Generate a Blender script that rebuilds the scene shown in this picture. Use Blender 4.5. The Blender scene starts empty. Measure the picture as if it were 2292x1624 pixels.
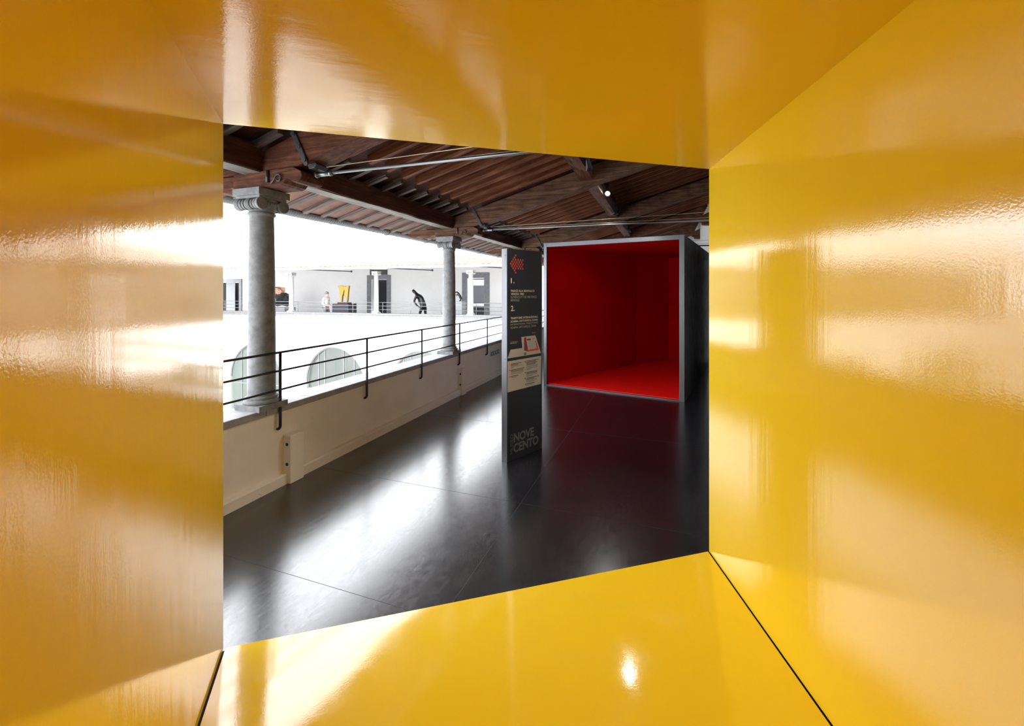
import bpy, math, random
from mathutils import Matrix, Vector
random.seed(7)
scene = bpy.context.scene
col = scene.collection

# ------------------------------------------------------------------ camera, sky, exposure
H = 1.6
cam_d = bpy.data.cameras.new('camera')
cam = bpy.data.objects.new('camera', cam_d)
col.objects.link(cam)
cam.location = (0, 0, H)
cam.rotation_euler = (math.radians(90), 0, 0)
cam_d.sensor_width = 36
cam_d.lens = 950 / 2292 * 36
cam_d.shift_y = -162 / 2292
cam_d.clip_start = 0.02
scene.camera = cam

SKY = 7.0
world = bpy.data.worlds.new('overcast_sky')
scene.world = world
world.use_nodes = True
bg = world.node_tree.nodes['Background']
bg.inputs['Color'].default_value = (0.93, 0.96, 1.0, 1)
bg.inputs['Strength'].default_value = SKY

vs = scene.view_settings
vs.view_transform = 'Standard'
vs.look = 'None'
vs.exposure = 0.28
vs.gamma = 1
vs.use_curve_mapping = False
scene.cycles.diffuse_bounces = 7
scene.cycles.max_bounces = 14
scene.cycles.glossy_bounces = 6
scene.cycles.sample_clamp_indirect = 12

# ------------------------------------------------------------------ frames
def frame(ox, oy, ax, ay):
    n = math.hypot(ax, ay); ax /= n; ay /= n
    return Matrix(((ax, -ay, 0, ox), (ay, ax, 0, oy), (0, 0, 1, 0), (0, 0, 0, 1)))
W = Matrix.Identity(4)
G = frame(-2.078, 3.0645, .3405, .9402)      # near gallery: x along the parapet, y towards the courtyard
F = frame(-.439, 16.03, .9597, -.2809)       # far wing: x along it to the right, y away from the courtyard
S = frame(-.0455, 3.951, .696, .718)         # sign panel: x along its face, y behind it
R = frame(.538, 7.204, .8644, -.5029)        # red box: x along its opening, y into it
Yb = frame(-1.268, 1.864, 2.456, .694)       # yellow box opening: x along it, -y towards the camera

# ------------------------------------------------------------------ mesh builder
class MB:
    def __init__(s): s.v = []; s.f = []; s.smooth = []
    def add(s, vs_, fs, sm=False):
        b = len(s.v); s.v += [tuple(p) for p in vs_]
        s.f += [tuple(i + b for i in f) for f in fs]; s.smooth += [sm] * len(fs)
        return s
    def box(s, x0, x1, y0, y1, z0, z1):
        return s.add([(x0,y0,z0),(x1,y0,z0),(x1,y1,z0),(x0,y1,z0),(x0,y0,z1),(x1,y0,z1),(x1,y1,z1),(x0,y1,z1)],
              [(0,3,2,1),(4,5,6,7),(0,1,5,4),(1,2,6,5),(2,3,7,6),(3,0,4,7)])
    def prism(s, pts, a, b, axis='x', sm=False):
        """extrude a closed 2-D outline; axis x: pts are (y,z); y: (x,z); z: (x,y)"""
        n = len(pts)
        def P(p, t): return {'x': (t, p[0], p[1]), 'y': (p[0], t, p[1]), 'z': (p[0], p[1], t)}[axis]
        base = len(s.v)
        s.v += [P(p, a) for p in pts] + [P(p, b) for p in pts]
        fs = [tuple(base+i for i in range(n))[::-1], tuple(base+n+i for i in range(n))]
        s.f += fs; s.smooth += [False, False]
        for i in range(n):
            j = (i+1) % n
            s.f.append((base+i, base+j, base+n+j, base+n+i)); s.smooth.append(sm)
        return s
    def lathe(s, prof, n=32, c=(0,0,0), axis='z', cap=True):
        def P(r, t, a):
            x, y = r*math.cos(a), r*math.sin(a)
            p = {'z': (x, y, t), 'x': (t, x, y), 'y': (x, t, y)}[axis]
            return (p[0]+c[0], p[1]+c[1], p[2]+c[2])
        b = len(s.v)
        for r, t in prof:
            for k in range(n): s.v.append(P(r, t, 2*math.pi*k/n))
        for i in range(len(prof)-1):
            for k in range(n):
                k2 = (k+1) % n
                s.f.append((b+i*n+k, b+i*n+k2, b+(i+1)*n+k2, b+(i+1)*n+k)); s.smooth.append(True)
        if cap:
            s.f.append(tuple(b+k for k in range(n))[::-1]); s.smooth.append(False)
            e = b+(len(prof)-1)*n
            s.f.append(tuple(e+k for k in range(n))); s.smooth.append(False)
        return s
    def tube(s, pts, r, n=10):
        pts = [Vector(p) for p in pts]
        rs = r if isinstance(r, (list, tuple)) else [r]*len(pts)
        b = len(s.v); up = None
        for i, p in enumerate(pts):
            t = (pts[min(i+1, len(pts)-1)] - pts[max(i-1, 0)]).normalized()
            if up is None:
                up = Vector((0,0,1)) if abs(t.z) < .9 else Vector((1,0,0))
            a = t.cross(up).normalized(); up = a.cross(t).normalized()
            for k in range(n):
                q = p + (a*math.cos(2*math.pi*k/n) + up*math.sin(2*math.pi*k/n)) * rs[i]
                s.v.append(tuple(q))
        for i in range(len(pts)-1):
            for k in range(n):
                k2 = (k+1) % n
                s.f.append((b+i*n+k, b+i*n+k2, b+(i+1)*n+k2, b+(i+1)*n+k)); s.smooth.append(True)
        s.f.append(tuple(b+k for k in range(n))[::-1]); s.f.append(tuple(b+(len(pts)-1)*n+k for k in range(n)))
        s.smooth += [False, False]
        return s
    def sphere(s, c, r, n=14, m=9, sc=(1,1,1)):
        prof = [(max(r*math.sin(math.pi*i/m), 1e-4), -r*math.cos(math.pi*i/m)) for i in range(m+1)]
        b = len(s.v); s.lathe(prof, n)
        for i in range(b, len(s.v)):
            v = s.v[i]; s.v[i] = (v[0]*sc[0]+c[0], v[1]*sc[1]+c[1], v[2]*sc[2]+c[2])
        return s
    def hewn(s, L, w, h, step=.12, j=.004, seed=1):
        """rough squared timber along x, centred in y, z from 0 to h"""
        rr = random.Random(seed); n = max(2, int(L/step)); b = len(s.v)
        ring = [(-.5,0),(-.17,0),(.17,0),(.5,0),(.5,.33),(.5,.66),(.5,1),(.17,1),(-.17,1),(-.5,1),(-.5,.66),(-.5,.33)]
        off = [(0,0)]*12
        for i in range(n+1):
            off = [(o[0]*.7+rr.gauss(0,j), o[1]*.7+rr.gauss(0,j)) for o in off]
            for (a, c), o in zip(ring, off): s.v.append((L*i/n, a*w+o[0], c*h+o[1]))
        for i in range(n):
            for k in range(12):
                k2 = (k+1) % 12
                s.f.append((b+i*12+k, b+(i+1)*12+k, b+(i+1)*12+k2, b+i*12+k2)[::-1]); s.smooth.append(False)
        s.f.append(tuple(b+k for k in range(12))[::-1]); s.f.append(tuple(b+n*12+k for k in range(12))); s.smooth += [False, False]
        return s
    def build(s, name, mat, parent=None, bevel=0, M=None):
        me = bpy.data.meshes.new(name)
        me.from_pydata(s.v, [], s.f); me.validate(); me.update()
        import bmesh
        bm = bmesh.new(); bm.from_mesh(me); bmesh.ops.recalc_face_normals(bm, faces=bm.faces); bm.to_mesh(me); bm.free()
        if len(me.polygons) == len(s.smooth):
            me.polygons.foreach_set('use_smooth', s.smooth)
        me.materials.append(mat)
        o = bpy.data.objects.new(name, me); col.objects.link(o)
        if parent is not None: o.parent = parent
        if M is not None: o.matrix_local = M
        if bevel:
            b = o.modifiers.new('bevel', 'BEVEL'); b.width = bevel; b.segments = 2; b.limit_method = 'ANGLE'
        return o

def tag(o, label=None, cat=None, group=None, kind=None):
    if label: o['label'] = label
    if cat: o['category'] = cat
    if group: o['group'] = group
    if kind: o['kind'] = kind
    return o
def thing(name, label, cat, fr=W, at=(0,0,0), rz=0, group=None):
    o = bpy.data.objects.new(name, None); col.objects.link(o); o.empty_display_size = .1
    o.matrix_world = fr @ Matrix.Translation(at) @ Matrix.Rotation(rz, 4, 'Z')
    return tag(o, label, cat, group)
def struct(name, mb, mat, fr=W, bevel=0):
    return tag(mb.build(name, mat, None, bevel, fr), kind='structure')
def dup(o, parent=None):
    c = o.copy(); col.objects.link(c)
    if parent is not None:
        c.parent = parent
    for ch in list(o.children): dup(ch, c)
    return c
def place(o, fr, at, rz=0):
    o.matrix_world = fr @ Matrix.Translation(at) @ Matrix.Rotation(rz, 4, 'Z'); return o
def align(p0, p1):
    """matrix with local x from p0 to p1 and z upward"""
    p0, p1 = Vector(p0), Vector(p1); x = (p1-p0).normalized()
    y = Vector((0,0,1)).cross(x).normalized(); z = x.cross(y)
    m = Matrix.Identity(4)
    for i, a in enumerate((x, y, z)):
        for k in range(3): m[k][i] = a[k]
    m.translation = p0
    return m

# ------------------------------------------------------------------ materials
def mat(name, c, rough=.5, metal=0, spec=.5, coat=0, coat_r=.05):
    m = bpy.data.materials.new(name); m.use_nodes = True
    b = m.node_tree.nodes['Principled BSDF']
    b.inputs['Base Color'].default_value = (*c, 1); b.inputs['Roughness'].default_value = rough
    b.inputs['Metallic'].default_value = metal; b.inputs['Specular IOR Level'].default_value = spec
    b.inputs['Coat Weight'].default_value = coat; b.inputs['Coat Roughness'].default_value = coat_r
    return m
def tex(m, scale=(1,1,1), coords='Object'):
    n = m.node_tree.nodes; l = m.node_tree.links
    tc = n.new('ShaderNodeTexCoord'); mp = n.new('ShaderNodeMapping'); mp.inputs['Scale'].default_value = scale
    l.new(tc.outputs[coords], mp.inputs['Vector'])
    return mp.outputs['Vector']
def noise(m, vec, scale, detail=4, rough=.55, dist=0):
    n = m.node_tree.nodes.new('ShaderNodeTexNoise')
    n.inputs['Scale'].default_value = scale; n.inputs['Detail'].default_value = detail
    n.inputs['Roughness'].default_value = rough; n.inputs['Distortion'].default_value = dist
    m.node_tree.links.new(vec, n.inputs['Vector']); return n.outputs['Fac']
def ramp(m, fac, stops):
    r = m.node_tree.nodes.new('ShaderNodeValToRGB'); e = r.color_ramp.elements
    while len(e) < len(stops): e.new(.5)
    for k, (p, c) in enumerate(stops): e[k].position = p; e[k].color = (*c, 1) if len(c) == 3 else c
    m.node_tree.links.new(fac, r.inputs['Fac']); return r.outputs['Color']
def mrange(m, fac, a, b, c, d_):
    r = m.node_tree.nodes.new('ShaderNodeMapRange')
    for i, v in enumerate((a, b, c, d_)): r.inputs[i+1].default_value = v
    m.node_tree.links.new(fac, r.inputs[0]); return r.outputs[0]
def setin(m, sock, out): m.node_tree.links.new(out, m.node_tree.nodes['Principled BSDF'].inputs[sock])
def bump(m, fac, strength=.3, dist=.01, prev=None):
    b = m.node_tree.nodes.new('ShaderNodeBump'); b.inputs['Strength'].default_value = strength; b.inputs['Distance'].default_value = dist
    m.node_tree.links.new(fac, b.inputs['Height'])
    if prev is not None: m.node_tree.links.new(prev, b.inputs['Normal'])
    setin(m, 'Normal', b.outputs['Normal']); return b.outputs['Normal']

def coat(m, ior, r, w=1.0):
    b = m.node_tree.nodes['Principled BSDF']
    b.inputs['Coat Weight'].default_value = w; b.inputs['Coat IOR'].default_value = ior; b.inputs['Coat Roughness'].default_value = r
def lacquer(name, c, rough, streak_axis=(1,1,.06), wave=.2):
    m = mat(name, c, .35, spec=0); coat(m, 1.72, rough)
    v = tex(m)
    peel = noise(m, v, 170, 2, .5)
    vs_ = tex(m, streak_axis)
    streak = noise(m, vs_, 14, 3, .5)
    soft = noise(m, v, 2.2, 1, .4)
    n1 = bump(m, soft, wave, .012)
    n2 = bump(m, streak, .17, .004, n1)
    bump(m, peel, .10, .0016, n2)
    r1 = mrange(m, noise(m, vs_, 9, 4, .6), .3, .75, rough*.8, rough*1.35)
    setin(m, 'Coat Roughness', r1)
    n_ = m.node_tree.nodes['Principled BSDF'].inputs['Normal'].links[0].from_socket
    setin(m, 'Coat Normal', n_)
    return m
YEL = (.92, .63, .022)
M_yel = lacquer('yellow_lacquer', YEL, .085)
M_yelc = lacquer('yellow_lacquer_ceiling', YEL, .075, (.15, 1, 1), .2)
M_yelf = mat('yellow_floor_paint', YEL, .4, spec=0)
v = tex(M_yelf)
coat(M_yelf, 1.7, .07)
scr = noise(M_yelf, tex(M_yelf, (1, .12, 1)), 55, 6, .75, 1.5)
bump(M_yelf, noise(M_yelf, v, 160, 2), .05, .0015, bump(M_yelf, noise(M_yelf, v, 2.5, 1), .15, .01))
setin(M_yelf, 'Coat Roughness', mrange(M_yelf, noise(M_yelf, v, 7, 6, .7), .35, .75, .05, .13))
setin(M_yelf, 'Coat Normal', M_yelf.node_tree.nodes['Principled BSDF'].inputs['Normal'].links[0].from_socket)
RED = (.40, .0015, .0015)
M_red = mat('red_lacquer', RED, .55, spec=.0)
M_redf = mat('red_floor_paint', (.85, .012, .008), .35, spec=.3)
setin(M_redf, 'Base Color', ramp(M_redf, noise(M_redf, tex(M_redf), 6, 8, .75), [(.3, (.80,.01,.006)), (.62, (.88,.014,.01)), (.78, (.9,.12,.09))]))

M_alu = mat('brushed_aluminium', (.18,.185,.2), .4, 1)
setin(M_alu, 'Roughness', mrange(M_alu, noise(M_alu, tex(M_alu, (1,1,.03)), 60, 4), .3, .7, .34, .5))
M_dark = mat('dark_panel', (.022,.022,.025), .42)
setin(M_dark, 'Roughness', mrange(M_dark, noise(M_dark, tex(M_dark), 5, 5), .3, .7, .35, .5))
M_black = mat('black_metal', (.012,.012,.013), .35)
M_iron = mat('forged_iron', (.055,.058,.065), .5, .2)
bump(M_iron, noise(M_iron, tex(M_iron), 60, 4), .3, .002)
M_steel = mat('steel_rod', (.22,.23,.24), .4, 1)
M_cable = mat('cable', (.42,.36,.25), .35, .8)
M_gap = mat('dark_gap', (.02,.014,.008), .8)

# resin floor with trowel marks and joints
M_floor = mat('dark_resin_floor', (.016,.016,.02), .3, spec=0); coat(M_floor, 2.15, .19)
v = tex(M_floor)
mk = noise(M_floor, tex(M_floor, (1, 2.6, 1)), 10, 9, .75, 1.6)
setin(M_floor, 'Base Color', ramp(M_floor, mk, [(.3, (.006,.006,.008)), (.55, (.010,.010,.013)), (.75, (.018,.018,.022))]))
setin(M_floor, 'Roughness', mrange(M_floor, noise(M_floor, tex(M_floor, (1.4, 2, 1)), 9, 8, .7, .8), .3, .75, .2, .42))
bump(M_floor, mk, .03, .003)
setin(M_floor, 'Coat Roughness', mrange(M_floor, noise(M_floor, tex(M_floor, (1, 2.4, 1)), 11, 9, .78, 1.4), .32, .72, .165, .285))
cb_ = M_floor.node_tree.nodes.new('ShaderNodeBump'); cb_.inputs['Strength'].default_value = .05; cb_.inputs['Distance'].default_value = .002
M_floor.node_tree.links.new(mk, cb_.inputs['Height']); setin(M_floor, 'Coat Normal', cb_.outputs['Normal'])

def wood(name, a, b, c, rough=.62, ax=(1,14,14), sc=2.2):
    m = mat(name, b, rough, spec=.2)
    g = noise(m, tex(m, ax), sc, 8, .62, .9)
    k = noise(m, tex(m, (1, 2.5, 2.5)), 2.3, 5, .6)
    c1 = ramp(m, g, [(.28, a), (.5, b), (.74, c)])
    mix = m.node_tree.nodes.new('ShaderNodeMix'); mix.data_type = 'RGBA'; mix.blend_type = 'MULTIPLY'
    mix.inputs[0].default_value = .75
    m.node_tree.links.new(c1, mix.inputs[6])
    m.node_tree.links.new(ramp(m, k, [(.3, (.45,.42,.4)), (.6, (1,1,1))]), mix.inputs[7])
    setin(m, 'Base Color', mix.outputs[2])
    bump(m, g, .55, .008)
    return m
M_beam = wood('old_chestnut_beam', (.03,.010,.006), (.10,.034,.017), (.19,.075,.04))
M_beam2 = wood('weathered_beam', (.04,.022,.014), (.12,.06,.035), (.22,.13,.08))
M_raft = wood('roof_rafter_wood', (.07,.022,.01), (.15,.05,.022), (.26,.11,.05))
M_eaver = wood('eave_rafter_wood', (.06,.045,.04), (.12,.095,.085), (.22,.18,.16))
M_plate = wood('dark_plate_wood', (.035,.012,.007), (.07,.024,.013), (.12,.05,.03))
M_platel = wood('daylit_plate_underside', (.10,.085,.07), (.17,.155,.135), (.26,.235,.2))  # daylight on the beam underside painted as paler wood
M_board = wood('roof_board', (.02,.006,.004), (.06,.018,.009), (.10,.032,.016), .7, (14,1,14))
M_terr = mat('terracotta_board', (.33,.17,.13), .8)
setin(M_terr, 'Base Color', ramp(M_terr, noise(M_terr, tex(M_terr), 4, 5, .6), [(.3, (.10,.045,.035)), (.7, (.21,.11,.085))]))

M_beamY = wood('old_chestnut_truss', (.03,.010,.006), (.11,.037,.018), (.21,.085,.045), .75, (14,1,14))
M_beam2Y = wood('weathered_truss', (.04,.022,.014), (.12,.06,.035), (.23,.14,.085), .8, (14,1,14))
def plaster(name, a, b, rough=.85):
    m = mat(name, a, rough, spec=.25); v = tex(m)
    setin(m, 'Base Color', ramp(m, noise(m, v, 3.2, 8, .65), [(.3, a), (.7, b)]))
    bump(m, noise(m, v, 26, 6, .6), .12, .004); return m
M_plas = plaster('parapet_plaster', (.82,.75,.64), (.88,.83,.75))
def dirt(m, c, sc, lo, hi):
    p = m.node_tree.nodes['Principled BSDF']; old = p.inputs['Base Color'].links[0].from_socket
    mix = m.node_tree.nodes.new('ShaderNodeMix'); mix.data_type = 'RGBA'
    f_ = ramp(m, noise(m, tex(m, (1,1,2.2)), sc, 7, .7, .6), [(lo, (0,0,0)), (hi, (1,1,1))])
    m.node_tree.links.new(f_, mix.inputs[0]); m.node_tree.links.new(old, mix.inputs[6]); mix.inputs[7].default_value = (*c, 1)
    setin(m, 'Base Color', mix.outputs[2])
dirt(M_plas, (.34,.28,.22), 5.5, .66, .78)
M_white = plaster('white_plaster', (.78,.78,.775), (.82,.82,.815))
M_inner = plaster('gallery_wall_plaster', (.80,.80,.79), (.85,.85,.84))
def stone(name, a, b):
    m = mat(name, a, .75, spec=.3); v = tex(m)
    setin(m, 'Base Color', ramp(m, noise(m, v, 11, 9, .7), [(.32, a), (.68, b)]))
    bump(m, noise(m, v, 45, 6, .65), .25, .004); return m
M_stone = stone('grey_sandstone', (.13,.135,.14), (.27,.275,.28))
M_cop = stone('coping_stone', (.26,.26,.27), (.40,.40,.41))
M_fstone = stone('pale_stone', (.40,.40,.41), (.52,.52,.53))
M_dstone = stone('door_surround_stone', (.16,.165,.18), (.24,.245,.26))
M_roof = mat('overexposed_roof_tiles', (.7,.66,.62), .85)  # terracotta painted pale, its overexposed daylight put into the colour
setin(M_roof, 'Base Color', ramp(M_roof, noise(M_roof, tex(M_roof, (3,1.2,1)), 3, 6, .7), [(.3, (.6,.52,.46)), (.6, (.8,.78,.75))]))
M_ground = plaster('courtyard_paving', (.55,.55,.53), (.65,.65,.62))
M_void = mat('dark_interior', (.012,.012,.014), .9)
M_grey = mat('grey_fill', (.2,.2,.21), .8)
M_room = mat('pale_room', (.15,.165,.15), .8)
M_glass = bpy.data.materials.new('green_tinted_glass'); M_glass.use_nodes = True
nt = M_glass.node_tree; nt.nodes.clear()
out = nt.nodes.new('ShaderNodeOutputMaterial'); mx = nt.nodes.new('ShaderNodeMixShader'); tr = nt.nodes.new('ShaderNodeBsdfTransparent')
gl = nt.nodes.new('ShaderNodeBsdfGlossy'); fr_ = nt.nodes.new('ShaderNodeFresnel'); fr_.inputs['IOR'].default_value = 1.6
tr.inputs['Color'].default_value = (.76,.81,.78,1); gl.inputs['Roughness'].default_value = .02
mx.inputs[0].default_value = .12; nt.links.new(tr.outputs[0], mx.inputs[1]); nt.links.new(gl.outputs[0], mx.inputs[2]); nt.links.new(mx.outputs[0], out.inputs[0])
def emit(name, c, s):
    m = mat(name, (0,0,0)); b = m.node_tree.nodes['Principled BSDF']
    b.inputs['Emission Color'].default_value = (*c, 1); b.inputs['Emission Strength'].default_value = s; return m
M_lamp = emit('lamp_glow', (1,.95,.85), 22)

# ------------------------------------------------------------------ near gallery: shell
U0, U1, VW = -6.0, 13.6, -4.05
def zt(v): return 2.67 - .28*v              # underside of the small rafters
floor = struct('floor', MB().box(U0, 17.5, VW, 0.02, -.12, 0), M_floor, G)
jt = MB()
for vv in (-1.97,):
    jt.box(U0, 17.4, vv-.0015, vv+.0015, -.01, .0008)
for uu in (-.35, .85, 2.6, 4.9, 7.3):
    jt.box(uu-.001, uu+.001, VW+.02, -.06, -.01, .0006)
M_joint = mat('floor_joint', (.03,.03,.032), .4)
jt.build('floor_joint', M_joint, floor)

roof = MB().prism([(.80, zt(.80)+.10), (VW-.3, zt(VW-.3)+.10), (VW-.3, zt(VW-.3)+.18), (.80, zt(.80)+.18)], U0, 17.5)
ceiling = struct('ceiling', roof, M_board, G)
tb = MB().prism([(.84, zt(.84)+.052), (.14, zt(.14)+.052), (.14, zt(.14)+.068), (.84, zt(.84)+.068)], U0, 13.4)
o = tb.build('eave_boards', M_terr, ceiling); o['label'] = 'reddish clay boards under the eave'

wr = struct('wall_right', MB().box(U0, 17.5, VW-.3, VW, 0, zt(VW)+.12), M_inner, G)
wb = struct('wall_back', MB().box(U0-.2, U0, VW, 0, 0, 4), M_inner, G)

wl = struct('wall_left', MB().box(U0, U1, 0, .20, -5.0, .60), M_plas, G)
cop = MB()
for a, b in ((U0,-2.8),(-2.8,.33),(.33,3.49),(3.49,6.6),(6.6,9.8),(9.8,U1)):
    cop.box(a+.002, b-.002, -.018, .26, .60, .655)
cop.build('coping', M_cop, wl, .006)
pl = MB()
def plinth(a, b): pl.prism([(0.0,0),(-.048,0),(-.048,.075),(-.036,.088),(0.0,.092)], a, b)
edges = [U0]
PIERS = [-2.66, .50, 3.66, 6.82, 9.98]
for p in PIERS: edges += [p, p+.14]
edges += [U1-1]
for a, b in zip(edges[::2], edges[1::2]): plinth(a, b)
pl.build('plinth', M_plas, wl)
for p in PIERS:
    pb = MB().box(p, p+.14, -.082, 0, 0, .40).build('pier_block', M_plas, wl, .006)
    for z in (.16, .325):
        MB().lathe([(.014, -.003), (.014, .004)], 14, (p, -.045, z), 'x').build('bolt_hole', M_black, pb)

# ------------------------------------------------------------------ columns (near)
VC = .08
def column_parts(root, ms, mc):
    sh = MB().lathe([(.118,.72),(.104,.735),(.1,.77),(.099,1.2),(.094,1.8),(.088,2.19),(.09,2.2),(.1,2.205),(.1,2.222),(.09,2.228)], 40)
    sh.build('shaft', ms, root)
    bs = MB().box(-.132,.132,-.132,.132,.655,.70)
    bs.lathe([(.125,.70),(.132,.708),(.132,.722),(.124,.73),(.112,.733),(.112,.738),(.118,.742),(.118,.752),(.106,.76)], 40)
    bs.build('base', ms, root)
    cp = MB().box(-.143,.143,-.143,.143,2.345,2.40).box(-.125,.125,-.125,.125,2.325,2.345)
    cp.lathe([(.088,2.225),(.105,2.25),(.12,2.28),(.12,2.325)], 32)
    for s in (-1, 1):      # rolled volutes with eyes
        cp.lathe([(.03,-.128),(.05,-.126),(.05,-.112),(.042,-.09),(.038,-.03),(.045,-.012),(.045,.012),(.038,.03),(.042,.09),(.05,.112),(.05,.126),(.03,.128)], 20, (s*.1, 0, 2.283), 'y')
        for e in (-1, 1):
            cp.lathe([(.014,-.006),(.014,.006)], 12, (s*.1, e*.13, 2.283), 'y')
        for q in range(7):
            cp.lathe([(.03,-.004),(.047,0),(.03,.004)], 16, (s*.1, -.09+.03*q, 2.283), 'y')
    for e in (-1, 1):      # egg and dart between the volutes
        for k in range(5): cp.sphere((-.04+.02*k, e*.124, 2.29), .010, 8, 6, (.8,1,1.5))
    cp.build('capital', mc, root, .003)
col_labels = ['grey stone column standing on the parapet nearest the camera',
              'grey stone column on the parapet just left of the dark sign panel',
              'grey stone column on the parapet hidden behind the dark sign panel']
c0 = thing('column', col_labels[0], 'column', G, (.37, VC, 0), group='stone columns of the near gallery')
column_parts(c0, M_stone, M_stone)
for k, u in enumerate((3.53, 6.69, 9.85, -2.79)):
    c = place(dup(c0), G, (u, VC, 0))
    c['label'] = (col_labels + ['grey stone column on the parapet farthest along the near gallery', 'grey stone column beside the left flank of the yellow box'])[k+1]

# ------------------------------------------------------------------ trusses
def truss(root, mb_mat):
    v0, v1 = .46, -3.9
    pts = [(v0, 2.535), (-.40, 2.535)]
    n = 14
    rr = random.Random(3)
    for i in range(1, n+1):
        v_ = -.40 + (v1+.40)*i/n; pts.append((v_, 2.42-.28*v_ + (rr.gauss(0,.004) if i < n else 0)))
    for i in range(n+3):
        v_ = v1 + (v0-.02-v1)*i/(n+2); pts.append((v_, 2.665-.28*v_ + (rr.gauss(0,.003) if 0 < i < n+2 else 0)))
    MB().prism(pts, -.10, .10).build('sloping_beam', mb_mat, root, .008)
    cb = [(.255,2.402)] + [(.255,2.53),(-.36,2.53),(-.40,2.515),(-.445,2.49),(-.455,2.455),(-.44,2.425),(-.41,2.41),(-.375,2.412),(-.35,2.425),(-.335,2.445),(-.31,2.448),(-.29,2.435),(-.27,2.415),(-.24,2.403)]
    MB().prism(cb, -.11, .11).build('corbel', mb_mat, root, .006)
    MB().prism([(.257,2.43),(.257,2.525),(.62,2.525),(.76,2.47),(.76,2.44),(.66,2.40),(.56,2.425),(.48,2.40),(.40,2.40),(.34,2.43)], -.07, .07).build('eave_bracket', mb_mat, root, .006)
    MB().tube([(-.118,-.12,2.43),(-.118,-.12,2.52)], .012, 8).build('iron_pin', M_iron, root)
    # wrought scroll hook on the corbel
    sc = [(-.122, -.16-.0-.00, 2.418)]
    for i in range(16):
        a = math.pi*1.9*i/15; r = .034*(1-.5*i/15)
        sc.append((-.122, -.235 + r*math.cos(a), 2.452 + r*math.sin(a)))
    MB().tube(sc, .006, 8).build('iron_scroll', M_iron, root)
    for s in (-1, 1):
        m_ = align((s*.107, -.36, 2.80), (s*.107, -.50, 2.53))
        MB().prism([(0,-.015),(.015,-.02),(.285,-.02),(.305,-.014),(.308,0),(.305,.014),(.285,.02),(.015,.02),(0,.015)], -.007, .007, 'y').build('iron_strap', M_iron, root, .002, m_)
        for t in (.1, .48, .86):
            p = (s*.116, -.36-.14*t, 2.80-.27*t)
            MB().lathe([(.02,-.008),(.02,.006),(.012,.012)], 8, p, 'x').build('bolt', M_iron, root)
    MB().prism([(-.455,2.55),(-.53,2.56),(-.545,2.545),(-.52,2.52),(-.47,2.515)], -.06, .06).build('iron_shoe', M_iron, root, .003)
    MB().lathe([(.017,-.64),(.017,-.63),(.020,-.628),(.020,-.61),(.017,-.608),(.017,-.50),(.023,-.498),(.023,-.485),(.014,-.48),(.010,-.44)][::-1], 14, (0,0,2.484), 'y').build('rod_sleeve', M_steel, root)
    MB().tube([(0,-.6,2.488),(0,-2.4,2.47),(0,-3.98,2.455)], .012, 10).build('tie_rod', M_steel, root)
    MB().tube([(-.04,-.62,2.52),(-.03,-3.9,2.56)], .0032, 6).build('wire', M_cable, root)
    MB().tube([(.05,-.62,2.51),(.05,-3.9,2.50)], .0032, 6).build('wire', M_cable, root)
    MB().prism([(-3.80,3.50),(-3.80,3.40),(-3.86,3.36),(-3.88,3.30),(VW,3.28),(VW,3.62)], -.09, .09).build('wall_bracket', mb_mat, root, .006)
tl = ['reddish sloping roof beam with tie rod above the nearest column',
      'weathered sloping roof beam with tie rod above the column left of the sign',
      'sloping roof beam meeting the top of the dark sign panel',
      'dark sloping roof beam just above the red box frame',
      'farthest sloping roof beam seen over the red box', 'sloping roof beam over the yellow box beside its opening']
t0 = thing('roof_truss', tl[0], 'roof beam', G, (.37,0,0), group='big sloping roof beams'); truss(t0, M_beamY)
t1 = thing('roof_truss', tl[1], 'roof beam', G, (3.53,0,0), group='big sloping roof beams'); truss(t1, M_beam2Y)
for k, u in enumerate((6.69, 9.85, 13.0, 16.7)[:3]):
    t = place(dup(t1 if k != 1 else t0), G, (u,0,0)); t['label'] = tl[k+2]
t = place(dup(t0), G, (-2.79,0,0)); t['label'] = tl[5]

bays = [(-5.8,-2.89), (-2.69,.27), (.47,3.43), (3.63,6.59), (6.79,9.75), (9.95,12.9), (13.1,16.6)]
bay_txt = ['over the rear of the yellow box', 'left of the nearest roof beam', 'in the nearest full roof bay',
           'in the second roof bay, above the sign', 'above the red box frame', 'beyond the red box', 'at the very end of the gallery']
for (a, b), bt in zip(bays, bay_txt):
    w_ = thing('eave_beam', 'long dark timber beam along the column tops ' + bt, 'beam', G, (a, .035, 2.53), group='beams running along the column tops')
    MB().hewn(b-a, .17, .19, .15, .003, seed=int(a*10)+99).build('timber', M_plate, w_)
    MB().hewn(b-a, .165, .012, .15, .002, seed=int(a*10)+9).build('daylit_underside', M_platel, w_, 0, Matrix.Translation((0,.012,-.012)))  # thin skin carrying the underside's daylight in its colour
    p_ = thing('purlin', 'timber purlin crossing under the rafters ' + bt, 'beam', G, (a-.02, -2.02, 3.06), group='purlins halfway up the roof')
    MB().hewn(b-a+.04, .16, zt(-2.02)-3.06, .15, .003, seed=int(a*10)+51).build('timber', M_beam, p_)

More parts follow.
